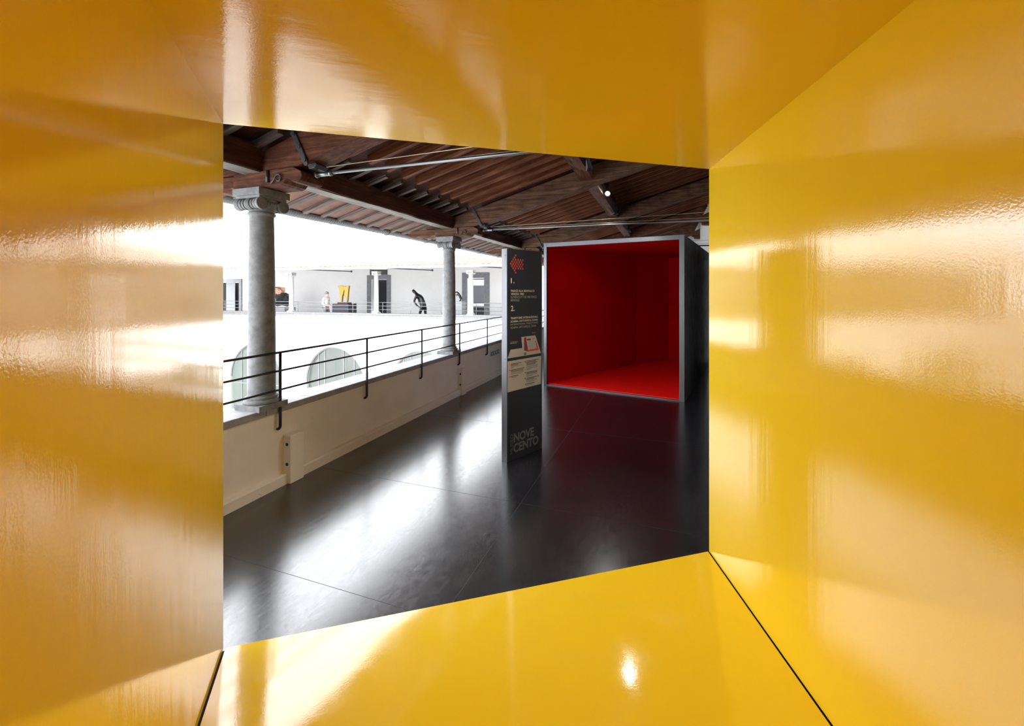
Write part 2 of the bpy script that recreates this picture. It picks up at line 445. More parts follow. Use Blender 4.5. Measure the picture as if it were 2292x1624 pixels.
# small rafters, one object each
def rafter_mesh(v0, v1, w, h, m_, seed, name):
    L = math.hypot(v1-v0, .28*(v1-v0))
    return MB().hewn(L, w, h, .18, .0025, seed=seed).build(name, m_, None)
protoI = [rafter_mesh(-.38, VW+.02, .055, .088, M_raft, 11+i, 'roof_rafter') for i in range(3)]
protoE = [rafter_mesh(  .80, -.30, .050, .042, M_eaver, 31+i, 'eave_rafter') for i in range(3)]
usedp = set()
def put(proto, u, v0, v1, label, cat, group):
    o = proto if proto.name not in usedp else proto.copy()
    if proto.name in usedp: col.objects.link(o)
    usedp.add(proto.name)
    o.matrix_world = G @ align((u, v0, zt(v0)+.012), (u, v1, zt(v1)+.012))
    tag(o, label, cat, group)
k = 0
ORD = ['first','second','third','fourth','fifth','sixth','seventh','eighth','ninth','tenth','last']
for (a, b), bt in list(zip(bays, bay_txt))[1:6]:
    n = 11
    for i in range(n):
        u = a + (b-a)*(i+.5)/n
        put(protoI[k % 3], u + random.uniform(-.01,.01), -.38, VW+.02, ORD[i] + ' brown inner rafter from the left ' + bt, 'rafter', 'inner rafters ' + bt)
        put(protoE[k % 3], u + .09 + random.uniform(-.008,.008), .80, -.52, ORD[i] + ' short pale eave rafter from the left ' + bt, 'rafter', 'eave rafters ' + bt)
        k += 1

# gutter, tile ends, wire
gz, gv = zt(.86)+.065, .89
gu = thing('gutter', 'long grey half-round gutter hanging along the eave above the columns', 'gutter', G, (0,0,0))
gm = MB(); ns = 150
prof = [(math.cos(math.pi*(1+i/10)), math.sin(math.pi*(1+i/10))) for i in range(11)]
prof = prof + [(x*.9, y*.9) for x, y in prof[::-1]]
b0 = len(gm.v)
rg = random.Random(5)
for i in range(ns+1):
    u = -3 + 16.2*i/ns; w1 = .006*math.sin(u*1.9)+.004*math.sin(u*5.1); w2 = rg.uniform(-.0015,.0015)
    for x, y in prof: gm.v.append((u, gv + w1 + x*.07, gz + w2 - .004*math.sin(u*1.1) + y*.07))
m_ = len(prof)
for i in range(ns):
    for q in range(m_):
        q2 = (q+1) % m_
        gm.f.append((i*m_+q, i*m_+q2, (i+1)*m_+q2, (i+1)*m_+q)); gm.smooth.append(True)
M_gut = mat('weathered_zinc', (.11,.115,.12), .6, 0)
wv = M_gut.node_tree.nodes.new('ShaderNodeTexWave'); wv.inputs['Scale'].default_value = 9; wv.bands_direction = 'X'
M_gut.node_tree.links.new(tex(M_gut), wv.inputs['Vector']); bump(M_gut, wv.outputs['Fac'], .8, .006)
gm.build('channel', M_gut, gu)
for k in range(14):
    u = -2.4 + 1.1*k
    MB().tube([(u, gv + .074*math.cos(math.pi*(1+i/10)), gz + .074*math.sin(math.pi*(1+i/10))) for i in range(11)], .005, 6).build('gutter_bracket', M_iron, gu)
tm = MB()
for k in range(58):
    u = -3 + .28*k
    arc = [(u + .085*math.cos(math.pi*i/8), zt(.84)+.14 + .055*math.sin(math.pi*i/8)) for i in range(9)]
    arc += [(u + .07*math.cos(math.pi*i/8), zt(.84)+.14 + .04*math.sin(math.pi*i/8)) for i in range(8,-1,-1)]
    tm.prism(arc, .70, .93, 'y')
    arc = [(u+.14 + .085*math.cos(math.pi*(1+i/8)), zt(.84)+.165 + .05*math.sin(math.pi*(1+i/8))) for i in range(9)]
    arc += [(u+.14 + .07*math.cos(math.pi*(1+i/8)), zt(.84)+.165 + .037*math.sin(math.pi*(1+i/8))) for i in range(8,-1,-1)]
    tm.prism(arc, .70, .93, 'y')
tt = tm.build('eave_tiles', M_terr, ceiling); tt['label'] = 'row of curved clay tile ends above the gutter'

# ------------------------------------------------------------------ railing on the near parapet
rl = thing('railing', 'thin black metal railing with three rails along the near parapet', 'railing', G, (0,0,0))
for z, nm, r in ((1.095,'top_rail',.0085), (.945,'middle_rail',.0075), (.79,'bottom_rail',.0075)):
    MB().tube([(U0+.2,-.032,z),(12.6,-.032,z)], r*1.15, 8).build(nm, M_black, rl)
for k in range(-4, 12):
    u = .446 + 1.0715*k
    pts = [(u,-.032,1.093),(u,-.032,.52)]
    for i in range(1,7):
        a = math.pi/2*i/6; pts.append((u, -.032+.03*(1-math.cos(a)), .49+.03*(1-math.sin(a))-.0 if False else .50-.035*math.sin(a)))
    pts.append((u,.002,.465))
    MB().tube(pts, .0115, 10).build('post', M_black, rl)

# four little sockets on the parapet
so = thing('socket_strip', 'row of four small square sockets on the parapet left of the sign', 'socket', G, (4.95, 0, .40))
MB().box(0,.43,-.004,.001,0,.085).build('back_plate', mat('socket_plate', (.5,.49,.47), .6), so)
for k in range(4):
    q = MB()
    x = .02 + .105*k
    q.prism([(x,.012),(x+.075,.012),(x+.075,.073),(x,.073)], -.010, -.004, 'y')
    q.build('socket_cover', M_grey, so)
    MB().box(x+.014, x+.061, -.0115, -.0095, .024, .062).build('socket_insert', mat('socket_insert', (.7,.69,.66), .5) if k == 0 else bpy.data.materials['socket_insert'], so)

# ------------------------------------------------------------------ spot lamps on the purlins
def lamp(u, v, zt_, aim, label, power, size=.32, glow=True, cone=62, dist=.2, blend=.35):
    r = thing('spot_lamp', label, 'lamp', G, (u, v, zt_), group='black ceiling spot lamps')
    MB().box(-.05,.05,-.02,.02,-.03,0).build('mount', M_black, r)
    p0 = Vector((0,0,-dist)); d = (Vector(aim) - Vector((u,v,zt_-dist))).normalized()
    MB().tube([(0,0,-.02),(0,0,-dist+.02)], .008, 8).build('stem', M_black, r)
    z = -d; x = Vector((0,0,1)).cross(z)
    x = x.normalized() if x.length > 1e-3 else Vector((1,0,0)); y = z.cross(x)
    m = Matrix.Identity(4)
    for i, a in enumerate((x, y, z)):
        for k_ in range(3): m[k_][i] = a[k_]
    m.translation = p0
    h = MB().lathe([(.018,.07),(.024,.05),(.028,.0),(.036,-.05),(.052,-.095),(.048,-.095),(.030,-.05)], 24, cap=False)
    h.lathe([(.03,-.052),(.03,-.048)], 20)
    h.lathe([(.018,.07),(.017,.075)], 20)
    h.build('lamp_head', M_black, r, 0, m)
    if glow:
        MB().lathe([(.026,-.058),(.026,-.053)], 20).build('bulb', M_lamp, r, 0, m)
    if power:
        ld = bpy.data.lights.new('spot', 'SPOT'); ld.energy = power; ld.spot_size = math.radians(cone); ld.spot_blend = blend
        ld.shadow_soft_size = .025; ld.color = (1,.97,.9)
        lo = bpy.data.objects.new('spot_light', ld); col.objects.link(lo); lo.parent = r
        lo.matrix_local = m @ Matrix.Translation((0,0,-.11))
    return r
lamp(2.7, -2.158, 3.24, (5.6, -2.3, .6), 'black spot lamp under the roof just below the yellow ceiling edge', 30, dist=.16)
lamp(4.5, -2.158, 3.24, (.2, -2.2, 1.3), 'lit spot lamp glaring towards the camera under the roof', 9, dist=.13)
lamp(1.9, -2.158, 3.24, (-.2, -2.1, .5), 'added spot lamp, unseen above the yellow box opening, lighting its floor', 85, dist=.16, cone=85, blend=.5)  # added, unseen lamp that brightens the box floor and parapet
lamp(5.5, -2.158, 3.24, (5.5, -2.0, 0), 'unlit-looking black cone lamp hanging below the second purlin', 0, dist=.2, glow=False)
lamp(8.5, -2.158, 3.24, (8.5, -2.0, 0), 'farthest black cone lamp with a lit rim hanging above the red box', 2, dist=.12)

# ------------------------------------------------------------------ yellow box around the camera
ZB, ZTp = .03, 2.332
Wd = math.hypot(2.456, .694)
inv = Yb.inverted()
def yl(x, y): q = inv @ Vector((x, y, 0)); return (q.x, q.y)
def lx(Y): return -1.268 - .4326*(Y-1.864)
def rx(Y): return 1.188 + .0905*(Y-2.558)
A_ = (0,0); B_ = (Wd,0)
C_ = yl(lx(-.6), -.6); D_ = yl(lx(-.6)+.14, -1.25); E_ = yl(rx(-1.35)-.02, -1.5)
D_ = (D_[0], E_[1])
def zf(y): return ZB + .096*(-y)
def zc(y): return ZTp + .02*(-y)
yb = thing('walk_in_box', 'glossy yellow walk-in box whose inside surrounds the whole view', 'exhibition box', Yb, (0,0,0))
def yplate(p, q, name, mt, t=.04, side=1):
    n = 10; m = MB(); dx, dy = q[0]-p[0], q[1]-p[1]; L = math.hypot(dx, dy); nx, ny = -dy/L*t*side, dx/L*t*side
    for i in range(n+1):
        x, y = p[0]+dx*i/n, p[1]+dy*i/n
        m.v += [(x,y,zf(y)-.0),(x,y,zc(y)),(x+nx,y+ny,zc(y)),(x+nx,y+ny,zf(y))]
    for i in range(n):
        a, b = i*4, i*4+4
        for k_ in range(4):
            k2 = (k_+1) % 4
            m.f.append((a+k_, b+k_, b+k2, a+k2)); m.smooth.append(False)
    m.f += [(0,1,2,3), (n*4+3,n*4+2,n*4+1,n*4)]; m.smooth += [False, False]
    return m.build(name, mt, yb)
g_ = .006
yplate(A_, C_, 'side_panel', M_yel, side=-1)
yplate(C_, D_, 'side_panel', M_dark, side=-1)  # unseen rear side, made dark to cut the yellow bounce light
yplate(D_, E_, 'rear_panel', M_dark, side=-1)  # unseen closing panel, coloured dark to deepen the shade inside the box
yplate(E_, B_, 'side_panel', M_yel, side=-1)
def slab(fz, dz, name, mt, inset=0):
    P = [(A_[0]+inset, 0), (B_[0]-inset, 0), (E_[0]-inset, E_[1]), (D_[0]+inset, D_[1]), (C_[0]+inset, C_[1])]
    m = MB()
    m.v = [(x,y,fz(y)) for x, y in P] + [(x,y,fz(y)+dz) for x, y in P]
    n = 5
    m.f = [tuple(range(n)), tuple(range(n, 2*n))[::-1]] + [(i,(i+1)%n,n+(i+1)%n,n+i) for i in range(n)]
    m.smooth = [False]*len(m.f)
    return m.build(name, mt, yb)
slab(zf, -.03, 'floor_panel', M_yelf, .009)
slab(lambda y: zf(y)-.012, -.02, 'joint_strip', M_gap, -.02)
slab(zc, .045, 'ceiling_panel', M_yelc, -.002)
# dark outer skin
sk = MB()
o1 = [(A_[0]-.045, -.02), (A_[0]-.045-.1, -.02)]
MB().prism([(A_[0]-.05,0),(A_[0]-.07,0),(C_[0]-.07,C_[1]),(D_[0]-.07,D_[1]-.07),(E_[0]+.07,E_[1]-.07),(B_[0]+.07,0),(B_[0]+.05,0),(E_[0]+.05,E_[1]-.05),(D_[0]-.05,D_[1]-.05),(C_[0]-.05,C_[1])], 0, 2.40, 'z').build('outer_skin', M_dark, yb)
MB().prism([(A_[0]-.07,0),(B_[0]+.07,0),(E_[0]+.07,E_[1]-.07),(D_[0]-.07,D_[1]-.07),(C_[0]-.07,C_[1])], 2.42, 2.45, 'z').build('outer_lid', M_dark, yb)

# ------------------------------------------------------------------ red box
rb = thing('walk_in_box', 'red walk-in box with aluminium frame and dark outside beyond the sign', 'exhibition box', R, (0,0,0))
RW, RH, RD = 2.235, 2.405, 3.62
L0, L1, L2 = (.05, .03), (.888, 2.722), (1.40, RD-.08)
MB().box(0,.055,0,.06,0,RH).build('frame_post', M_alu, rb, .003)
MB().box(RW-.07,RW,0,.06,0,RH).build('frame_post', M_alu, rb, .003)
MB().box(.055,RW-.07,0,.06,RH-.07,RH).build('frame_head', M_alu, rb, .003)
MB().box(.055,RW-.07,0,.05,0,.016).build('frame_sill', M_alu, rb, .002)
wp = [L0, L1, L2, (L2[0]-.03, L2[1]), (L1[0]-.03, L1[1]+.01), (L0[0]-.03, L0[1]+.03)]
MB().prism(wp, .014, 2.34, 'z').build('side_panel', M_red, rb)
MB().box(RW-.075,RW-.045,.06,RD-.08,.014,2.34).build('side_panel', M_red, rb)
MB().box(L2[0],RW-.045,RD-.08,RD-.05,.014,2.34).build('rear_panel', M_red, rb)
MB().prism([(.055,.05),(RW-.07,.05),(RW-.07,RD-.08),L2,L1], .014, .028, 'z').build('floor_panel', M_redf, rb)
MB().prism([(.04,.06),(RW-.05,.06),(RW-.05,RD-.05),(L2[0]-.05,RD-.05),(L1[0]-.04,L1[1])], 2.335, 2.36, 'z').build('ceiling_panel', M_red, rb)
dk = MB().box(RW-.035,RW,.06,RD-.04,0,RH-.012)
dk.build('outer_skin', M_dark, rb)
MB().prism([(.0,.06),(.016,.06),(L1[0]-.05,L1[1]),(L2[0]-.06,RD-.04),(RW-.04,RD-.04),(RW-.04,RD),(L2[0]-.08,RD),(L1[0]-.08,L1[1]+.02)], 0, RH-.012, 'z').build('outer_skin', M_dark, rb)
MB().prism([(0,.06),(RW,.06),(RW,RD),(L2[0]-.08,RD),(L1[0]-.08,L1[1]+.02)], RH-.03, RH-.005, 'z').build('outer_lid', M_dark, rb)

# ------------------------------------------------------------------ sign panel
sg = thing('sign_panel', 'tall dark museum sign panel with aluminium edges standing on the dark floor', 'sign', S, (0,0,0))
SH, SW = 1.992, .4985
MB().box(.002,SW-.002,-.0,.064,.0,SH).build('board', mat('sign_face', (.010,.010,.013), .5, spec=.3), sg)
for x0, x1 in ((-.006,.002),(SW-.002,SW+.004)):
    MB().box(x0,x1,-.002,.066,0,SH+.001).build('metal_edge', M_alu, sg, .001)
for z in (1.93, .96, .06):
    MB().lathe([(.004,-.0085),(.004,-.006)], 8, (0,.018,z), 'x').build('screw', M_black, sg)
Mc = {}
def pmat(name, c, r=.6):
    if name not in Mc: Mc[name] = mat(name, c, r)
    return Mc[name]
CREAM = pmat('cream_print', (.72,.66,.47)); THIN = pmat('thin_print', (.42,.39,.30)); REDP = pmat('red_print', (.72,.045,.03))
BEIGE = pmat('beige_print', (.50,.46,.38)); DKR = pmat('dark_red_print', (.22,.008,.02)); LOGO = pmat('grey_print', (.11,.11,.115)); INK = pmat('ink_print', (.03,.03,.03))
GOLD = pmat('gold_print', (.5,.3,.05)); GRAYP = pmat('pale_grey_print', (.42,.41,.38))
def text(s, x0, x1, z0, z1, mt, name, bold=0, rot=False, lift=.0012):
    cu = bpy.data.curves.new('t', 'FONT'); cu.body = s; cu.offset = bold; cu.resolution_u = 4; cu.extrude = 0
    ob = bpy.data.objects.new('t', cu); col.objects.link(ob)
    bpy.context.view_layer.update()
    me = bpy.data.meshes.new_from_object(ob.evaluated_get(bpy.context.evaluated_depsgraph_get()))
    bpy.data.objects.remove(ob)
    pts = [(v.co.x, v.co.y) for v in me.vertices]
    if rot: pts = [(-y, x) for x, y in pts]
    ax, bx = min(p[0] for p in pts), max(p[0] for p in pts); ay, by = min(p[1] for p in pts), max(p[1] for p in pts)
    for v, p in zip(me.vertices, pts):
        v.co = (x0 + (p[0]-ax)/(bx-ax)*(x1-x0), -lift, z0 + (p[1]-ay)/(by-ay)*(z1-z0))
    me.materials.clear(); me.materials.append(mt)
    o = bpy.data.objects.new(name, me); col.objects.link(o); o.parent = sg
    return o
def poly(pts, mt, name, lift=.001, parent=None):
    return MB().prism(pts, -lift, .0002, 'y').build(name, mt, parent or sg)
ar = MB()
cx0, dx, cz, dz = .048, .0168, 1.852, .0205
cells = [(4,-4),(3,-3),(2,-2),(4,-2),(6,-2),(8,-2),(10,-2),(1,-1),(3,-1),(5,-1),(7,-1),(9,-1),(0,0),(2,0),(4,0),(6,0),(8,0),(10,0)]
for i, j in list(cells):
    if j < 0: cells.append((i, -j))
for i, j in cells:
    x, z = cx0+dx*i, cz+dz*j
    ar.prism([(x-.0075,z-.004),(x,z-.0115),(x+.0075,z-.004),(x+.0075,z+.004),(x,z+.0115),(x-.0075,z+.004)], -.0012, .0002, 'y')
o = ar.build('arrow_mark', REDP, sg); o['label'] = 'red dotted arrow pointing left'
text('1.', .048, .099, 1.668, 1.717, CREAM, 'lettering', .02)
text('FIRENZE ALLA BIENNALE DI', .048, .384, 1.587, 1.607, CREAM, 'lettering', .02)
text('VENEZIA 1980/', .048, .232, 1.557, 1.577, CREAM, 'lettering', .02)
text('FLORENCE AT THE 1980 VENICE', .048, .4176, 1.527, 1.549, THIN, 'lettering')
text('BIENNALE', .048, .166, 1.498, 1.520, THIN, 'lettering')
text('2.', .048, .099, 1.407, 1.458, CREAM, 'lettering', .02)
text('TRAIETTORIE INTERNAZIONALI.', .046, .438, 1.329, 1.349, CREAM, 'lettering', .02)
text('SCHEMA, ART/TAPES/22, ZONA/', .046, .438, 1.297, 1.317, CREAM, 'lettering', .02)
text('INTERNATIONAL TRAJECTORIES', .046, .438, 1.268, 1.288, THIN, 'lettering')
text('SCHEMA, ART/TAPES/22, ZONA', .046, .413, 1.238, 1.259, THIN, 'lettering')
text('MUSEO', .040, .078, .062, .249, LOGO, 'lettering', .0, True)
text('NOVE', .089, .377, .161, .248, LOGO, 'lettering', .035)
text('CENTO', .085, .444, .063, .150, LOGO, 'lettering', .035)
o = poly([(.0056,.9675),(.046,1.0455),(.2073,1.0453),(.194,1.1527),(.40,1.153),(.4866,.968)], BEIGE, 'floor_plan'); o['label'] = 'beige L-shaped floor plan drawing'
fp = o
poly([(.2333,1.0188),(.2333,1.11),(.2333,1.1443),(.2611,1.1447),(.265,1.1203),(.2931,1.0046)], DKR, 'plan_room', .0014, fp)
poly([(.265,1.1283),(.3297,1.1285),(.3338,1.1118),(.2811,1.1109)], DKR, 'plan_room', .0015, fp)
poly([(.2972,1.0204),(.4209,1.0218),(.3958,1.1012),(.4083,1.1001),(.4506,1.004),(.273,1.0024)], REDP, 'plan_room', .0016, fp)
poly([(.292,1.104),(.302,1.028),(.40,1.028),(.385,1.104)], GRAYP, 'plan_courtyard', .0013, fp)
poly([(.345,1.118),(.36,1.132),(.385,1.132),(.395,1.12),(.372,1.11)], GOLD, 'plan_room', .0016, fp)
poly([(.228,.996),(.262,.999),(.266,.985),(.255,.972),(.236,.974)], LOGO, 'plan_stair', .0014, fp)
leg = poly([(.0056,.6516),(.0056,.9393),(.4889,.9399),(.4848,.6561)], BEIGE, 'legend_panel'); leg['label'] = 'beige legend panel printed with small lines'
def bars(rows, mt, name, lift=.0016):
    rr = random.Random(2)
    for x0, x1, z in rows:
        x = x0; m = MB()
        while x < x1:
            w = min(rr.uniform(.008, .03), x1-x); m.prism([(x,z),(x+w,z),(x+w,z+.0062),(x,z+.0062)], -lift, .0002, 'y'); x += w+.0012
        m.build(name, mt, leg)
bars([(.05,.194,.905),(.05,.15,.894),(.05,.233,.849),(.05,.22,.836),(.05,.152,.79),
      (.265,.45,.908),(.265,.41,.896),(.265,.43,.884),(.265,.40,.872),(.265,.425,.798),(.265,.43,.786),(.265,.455,.741),(.265,.38,.729),(.265,.387,.685)], INK, 'small_print')
bars([(.05,.21,.881),(.05,.09,.869),(.05,.23,.823),(.05,.215,.81),(.05,.13,.778),
      (.265,.44,.859),(.265,.43,.847),(.265,.43,.835),(.265,.34,.823),(.265,.42,.773),(.265,.36,.761),(.265,.42,.716),(.265,.38,.704),(.265,.35,.673)], pmat('faint_print', (.22,.2,.17)), 'small_print')
for x, z, mt in ((.03,.9,GOLD),(.03,.845,REDP),(.03,.785,REDP),(.245,.90,INK),(.245,.795,INK),(.245,.737,INK),(.25,.68,INK)):
    poly([(x,z),(x+.009,z),(x+.009,z+.014),(x,z+.014)], mt, 'legend_mark', .0016, leg)
leg_c = MB()
for x0, x1, z, mt in ((.350,.412,1.180,REDP),(.352,.40,1.168,DKR),(.042,.14,1.113,GOLD),(.042,.135,1.100,GRAYP)):
    m = MB(); x = x0; rr = random.Random(int(z*1000))
    while x < x1:
        w = min(rr.uniform(.01,.025), x1-x); m.prism([(x,z),(x+w,z),(x+w,z+.0055),(x,z+.0055)], -.001, .0002, 'y'); x += w+.004
    m.build('plan_caption', mt, sg)

# ------------------------------------------------------------------ far wing
FL, FR = -17.2, .9
def arches():
    cs = [-16.25, -11.95, -7.6, -3.35]; rad, zc_ = 1.63, -2.46
    xs = set([FL, FR])
    for c in cs:
        for i in range(41): xs.add(round(c - rad*math.cos(math.pi*i/40), 5))
    xs = sorted(x for x in xs if FL <= x <= FR)
    m = MB(); top = .47; bot = -5.2
    def low(x0, x1):
        xm = (x0+x1)/2
        for c in cs:
            if abs(xm-c) < rad:
                return [zc_ + math.sqrt(max(rad*rad-(x-c)**2, 0)) for x in (x0, x1)], True
        return [bot, bot], False
    for x0, x1 in zip(xs, xs[1:]):
        (a, b), hole = low(x0, x1)
        n = len(m.v)
        m.v += [(x0,.05,top),(x1,.05,top),(x1,.05,b),(x0,.05,a),(x0,.5,top),(x1,.5,top),(x1,.5,b),(x0,.5,a)]
        m.f += [(n,n+1,n+2,n+3),(n+4,n+7,n+6,n+5)]; m.smooth += [False]*2
        if hole: m.f.append((n+3,n+2,n+6,n+7)); m.smooth.append(False)
    for c in cs:
        for s in (-1,1):
            x = c+s*rad; n = len(m.v)
            if FL < x < FR:
                m.v += [(x,.05,zc_),(x,.5,zc_),(x,.5,bot),(x,.05,bot)]; m.f.append((n,n+1,n+2,n+3)); m.smooth.append(False)
    return m, cs, rad, zc_
am, cs, rad, zc_ = arches()
wc = struct('wall_front', am, M_white, F)
MB().box(FL,FR,0,.30,.60,.655).box(FL,FR,.03,.27,.47,.60).build('coping', stone('grey_moulding', (.15,.15,.155), (.22,.22,.225)), wc)
for k, c in enumerate(cs[1:]):
    wn = tag(bpy.data.objects.new('window_%d' % (k+1), None), kind='structure'); col.objects.link(wn); wn.matrix_world = F @ Matrix.Translation((c,.36,zc_))
    rim = [((rad+.0)*math.cos(math.pi*i/40), (rad)*math.sin(math.pi*i/40)) for i in range(41)] + [((rad-.06)*math.cos(math.pi*i/40), (rad-.06)*math.sin(math.pi*i/40)) for i in range(40,-1,-1)]
    MB().prism(rim, -.03, .03, 'y').build('window_frame', M_grey, wn)
    ml = MB()
    for x in (-.95,-.62,.35,.9): ml.box(x-.02,x+.02,-.025,.025,-2.7,math.sqrt(rad*rad-x*x)-.04)
    ml.box(-rad+.1, rad-.1, -.02,.02,-.3,-.25)
    ml.build('mullion', M_grey, wn)
    MB().prism([(rad*math.cos(math.pi*i/40)*.99, rad*math.sin(math.pi*i/40)*.99) for i in range(41)] + [(-rad*.99,-2.7),(rad*.99,-2.7)], -.004, .004, 'y').build('glass_pane', M_glass, wn)
    bk = MB().box(-.92,-.28,1.0,1.05,-2.7,.98).build('inner_door', mat('pale_door', (.07,.08,.08), .6), wn)
    MB().box(-.75,-.45,.985,1.0,-2.7,.85).build('inner_door_leaf', mat('inner_leaf', (.06,.065,.065), .6), bk)
room = struct('wall_arcade_inner', MB().box(FL,FR,3.4,3.5,-5.2,-.25).box(FL,FR,.5,3.4,-.25,-.13), M_room, F)
struct('floor_arcade', MB().box(FL,FR,.5,3.4,-5.2,-5.12), M_room, F)
struct('ground', MB().box(-40,20,-30,.05,-5.3,-5.2), M_ground, F)
struct('floor_far', MB().box(FL-.5,FR+.2,.30,3.9,-.12,0), M_floor, F)
# back wall of the far wing with three doorways
D1, D2, D3 = (-19.2,-17.13,2.07), (-8.33,-7.39,2.175), (-2.94,-2.07,2.2)
bw = MB(); x = FL-5
for a, b, h in (D1, D2, D3):
    bw.box(x,a,3.9,4.15,0,4.0); bw.box(a,b,3.9,4.15,h,2.41 if (a,b,h)==D2 else 4.0); x = b
    if (a,b,h) == D2: bw.box(a+.96-.0,b,3.9,4.15,2.41,2.72) if False else None
bw.box(D2[0],D2[1],3.9,4.15,2.72,4.0)
bw.box(x,FR+6.7,3.9,4.15,0,4.6)
wf = struct('wall_far', bw, M_white, F)
def surround(name, a, b, h, w, top, parts):
    r = tag(bpy.data.objects.new(name, None), kind='structure'); col.objects.link(r); r.matrix_world = F @ Matrix.Translation((a,3.9,0))
    W_ = b-a; hh = h; tt_ = top
    MB().prism([(-w,0),(0,0),(0,hh),(W_,hh),(W_,0),(W_+w,0),(W_+w,tt_),(-w,tt_)], -.05, .0, 'y').build('door_frame', M_dstone, r, .01)
    for p in parts: p(r, W_, hh)
    return r
def inner(y, x0, x1, z0, z1, m_, nm):
    return lambda r, W_, hh: MB().box(x0*W_, x1*W_, y, y+.03, z0*hh, z1*hh).build(nm, m_, r)
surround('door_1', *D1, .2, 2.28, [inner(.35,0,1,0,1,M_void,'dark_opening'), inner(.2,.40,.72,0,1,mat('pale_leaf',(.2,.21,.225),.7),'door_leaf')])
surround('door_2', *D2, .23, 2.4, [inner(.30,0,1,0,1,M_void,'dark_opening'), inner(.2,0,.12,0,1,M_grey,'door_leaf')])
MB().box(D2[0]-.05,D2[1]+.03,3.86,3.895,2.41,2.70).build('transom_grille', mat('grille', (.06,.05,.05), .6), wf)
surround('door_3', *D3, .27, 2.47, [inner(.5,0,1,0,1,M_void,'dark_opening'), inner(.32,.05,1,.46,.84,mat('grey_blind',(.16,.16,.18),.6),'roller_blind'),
    inner(.30,.1,1,.84,.97,mat('bright_transom',(.9,.9,.9),.6),'transom'), inner(.29,.1,1,.38,.45,bpy.data.materials['bright_transom'],'white_bar')])
ceil_far = struct('ceiling_far', MB().prism([(-.95,2.50),(4.2,3.9),(4.2,4.0),(-.95,2.57)], FL-1, FR+.3, 'x'), M_beam2, F)
# pantile roof of the far wing: one corrugated sheet
rf = MB(); per = .22; nx = int((FR+1.2-FL)/per)*6; ny = 26
for j in range(ny+1):
    t = j/ny; y = -1.0 + 8.0*t
    for i in range(nx+1):
        x = FL-1 + (FR+2.2-FL)*i/nx
        z = 2.50 + .30*(y+1.0) + .035*math.cos(2*math.pi*i/6) + (.03 if j % 1 == 0 else 0) + random.uniform(-.006,.006)
        rf.v.append((x, y, z))
for j in range(ny):
    for i in range(nx):
        a = j*(nx+1)+i; rf.f.append((a,a+1,a+nx+2,a+nx+1)); rf.smooth.append(True)
struct('roof_far', rf, M_roof, F)
fg = tag(MB().tube([(-14.0,-1.02,2.49),(FR+.2,-1.02,2.50)], .05, 10).build('gutter', mat('white_gutter', (.8,.8,.8), .5), None, 0, F), 'pale gutter along the eave of the far wing across the courtyard', 'gutter')

fc_lab = ['white column on the far parapet between the dark crumpled sculpture and the walking person',
          'white column on the far parapet in front of the dark doorway',
          'white column on the far parapet left of the sign, before the doorway with the grey blind']
fc0 = None
for k, s in enumerate((-9.83, -5.48, -1.25, -14.1)):
    lab = (fc_lab + ['white column on the far parapet hidden left behind the yellow wall edge'])[k]
    if fc0 is None:
        fc0 = thing('column', lab, 'column', F, (s,.14,0), group='white columns of the far wing'); column_parts(fc0, M_fstone, M_fstone)
        c = fc0
    else:
        c = place(dup(fc0), F, (s,.14,0)); c['label'] = lab
frl = thing('railing', 'thin metal railing with three rails on the far parapet across the courtyard', 'railing', F, (0,0,0))
M_fr = mat('grey_rail', (.22,.22,.24), .5)
for z, nm in ((1.10,'top_rail'),(.955,'middle_rail'),(.80,'bottom_rail')):
    MB().tube([(FL+.2,.33,z),(FR-.1,.33,z)], .010, 8).build(nm, M_fr, frl)
for s in (-15.3,-13.9,-12.5,-11.1,-9.65,-8.2,-6.77,-5.3,-3.98,-2.585,-1.1,.3):
    MB().tube([(s,.33,.56),(s,.33,1.10)], .012, 8).build('post', M_fr, frl)
for k, (s, lab) in enumerate(((-7.3,'dark tie rod under the far eave right of the walking person'), (-3.1,'dark tie rod with knob under the far eave above the bending figure'), (1.0,'dark tie rod under the far eave beside the sign'))):
    r = thing('tie_rod', lab, 'tie rod', F, (s-1.0,.2,0), group='tie rods of the far wing')
    MB().tube([(-.9,.0,2.53),(.35,1.6,2.50)], .02, 8).build('rod', M_iron, r)
    MB().sphere((.35,1.6,2.50), .05).build('knob', M_iron, r)

# left wing, seen only in the reflections: parapet, wall, roof
LW = 16.6
wq = struct('wall_west', MB().box(-6,12.0,LW,LW+.3,-5.2,.62), M_white, G)
struct('wall_west_inner', MB().box(-8,10.2,LW+3.9,LW+4.1,0,4.2), M_white, G)
struct('floor_west', MB().box(-8,10.2,LW+.3,LW+3.9,-.12,0), M_floor, G)
struct('ceiling_west', MB().prism([(LW-.9,2.45),(LW+6,4.5),(LW+6,4.6),(LW-.9,2.55)], -8, 10.2, 'x'), M_roof, G)
for k, u in enumerate((-4.0, 0.0, 4.0, 8.0)):
    c = place(dup(fc0), G, (u, LW+.12, 0)); c['label'] = 'pale column of the wing left of the view'; c['group'] = 'columns of the left wing'

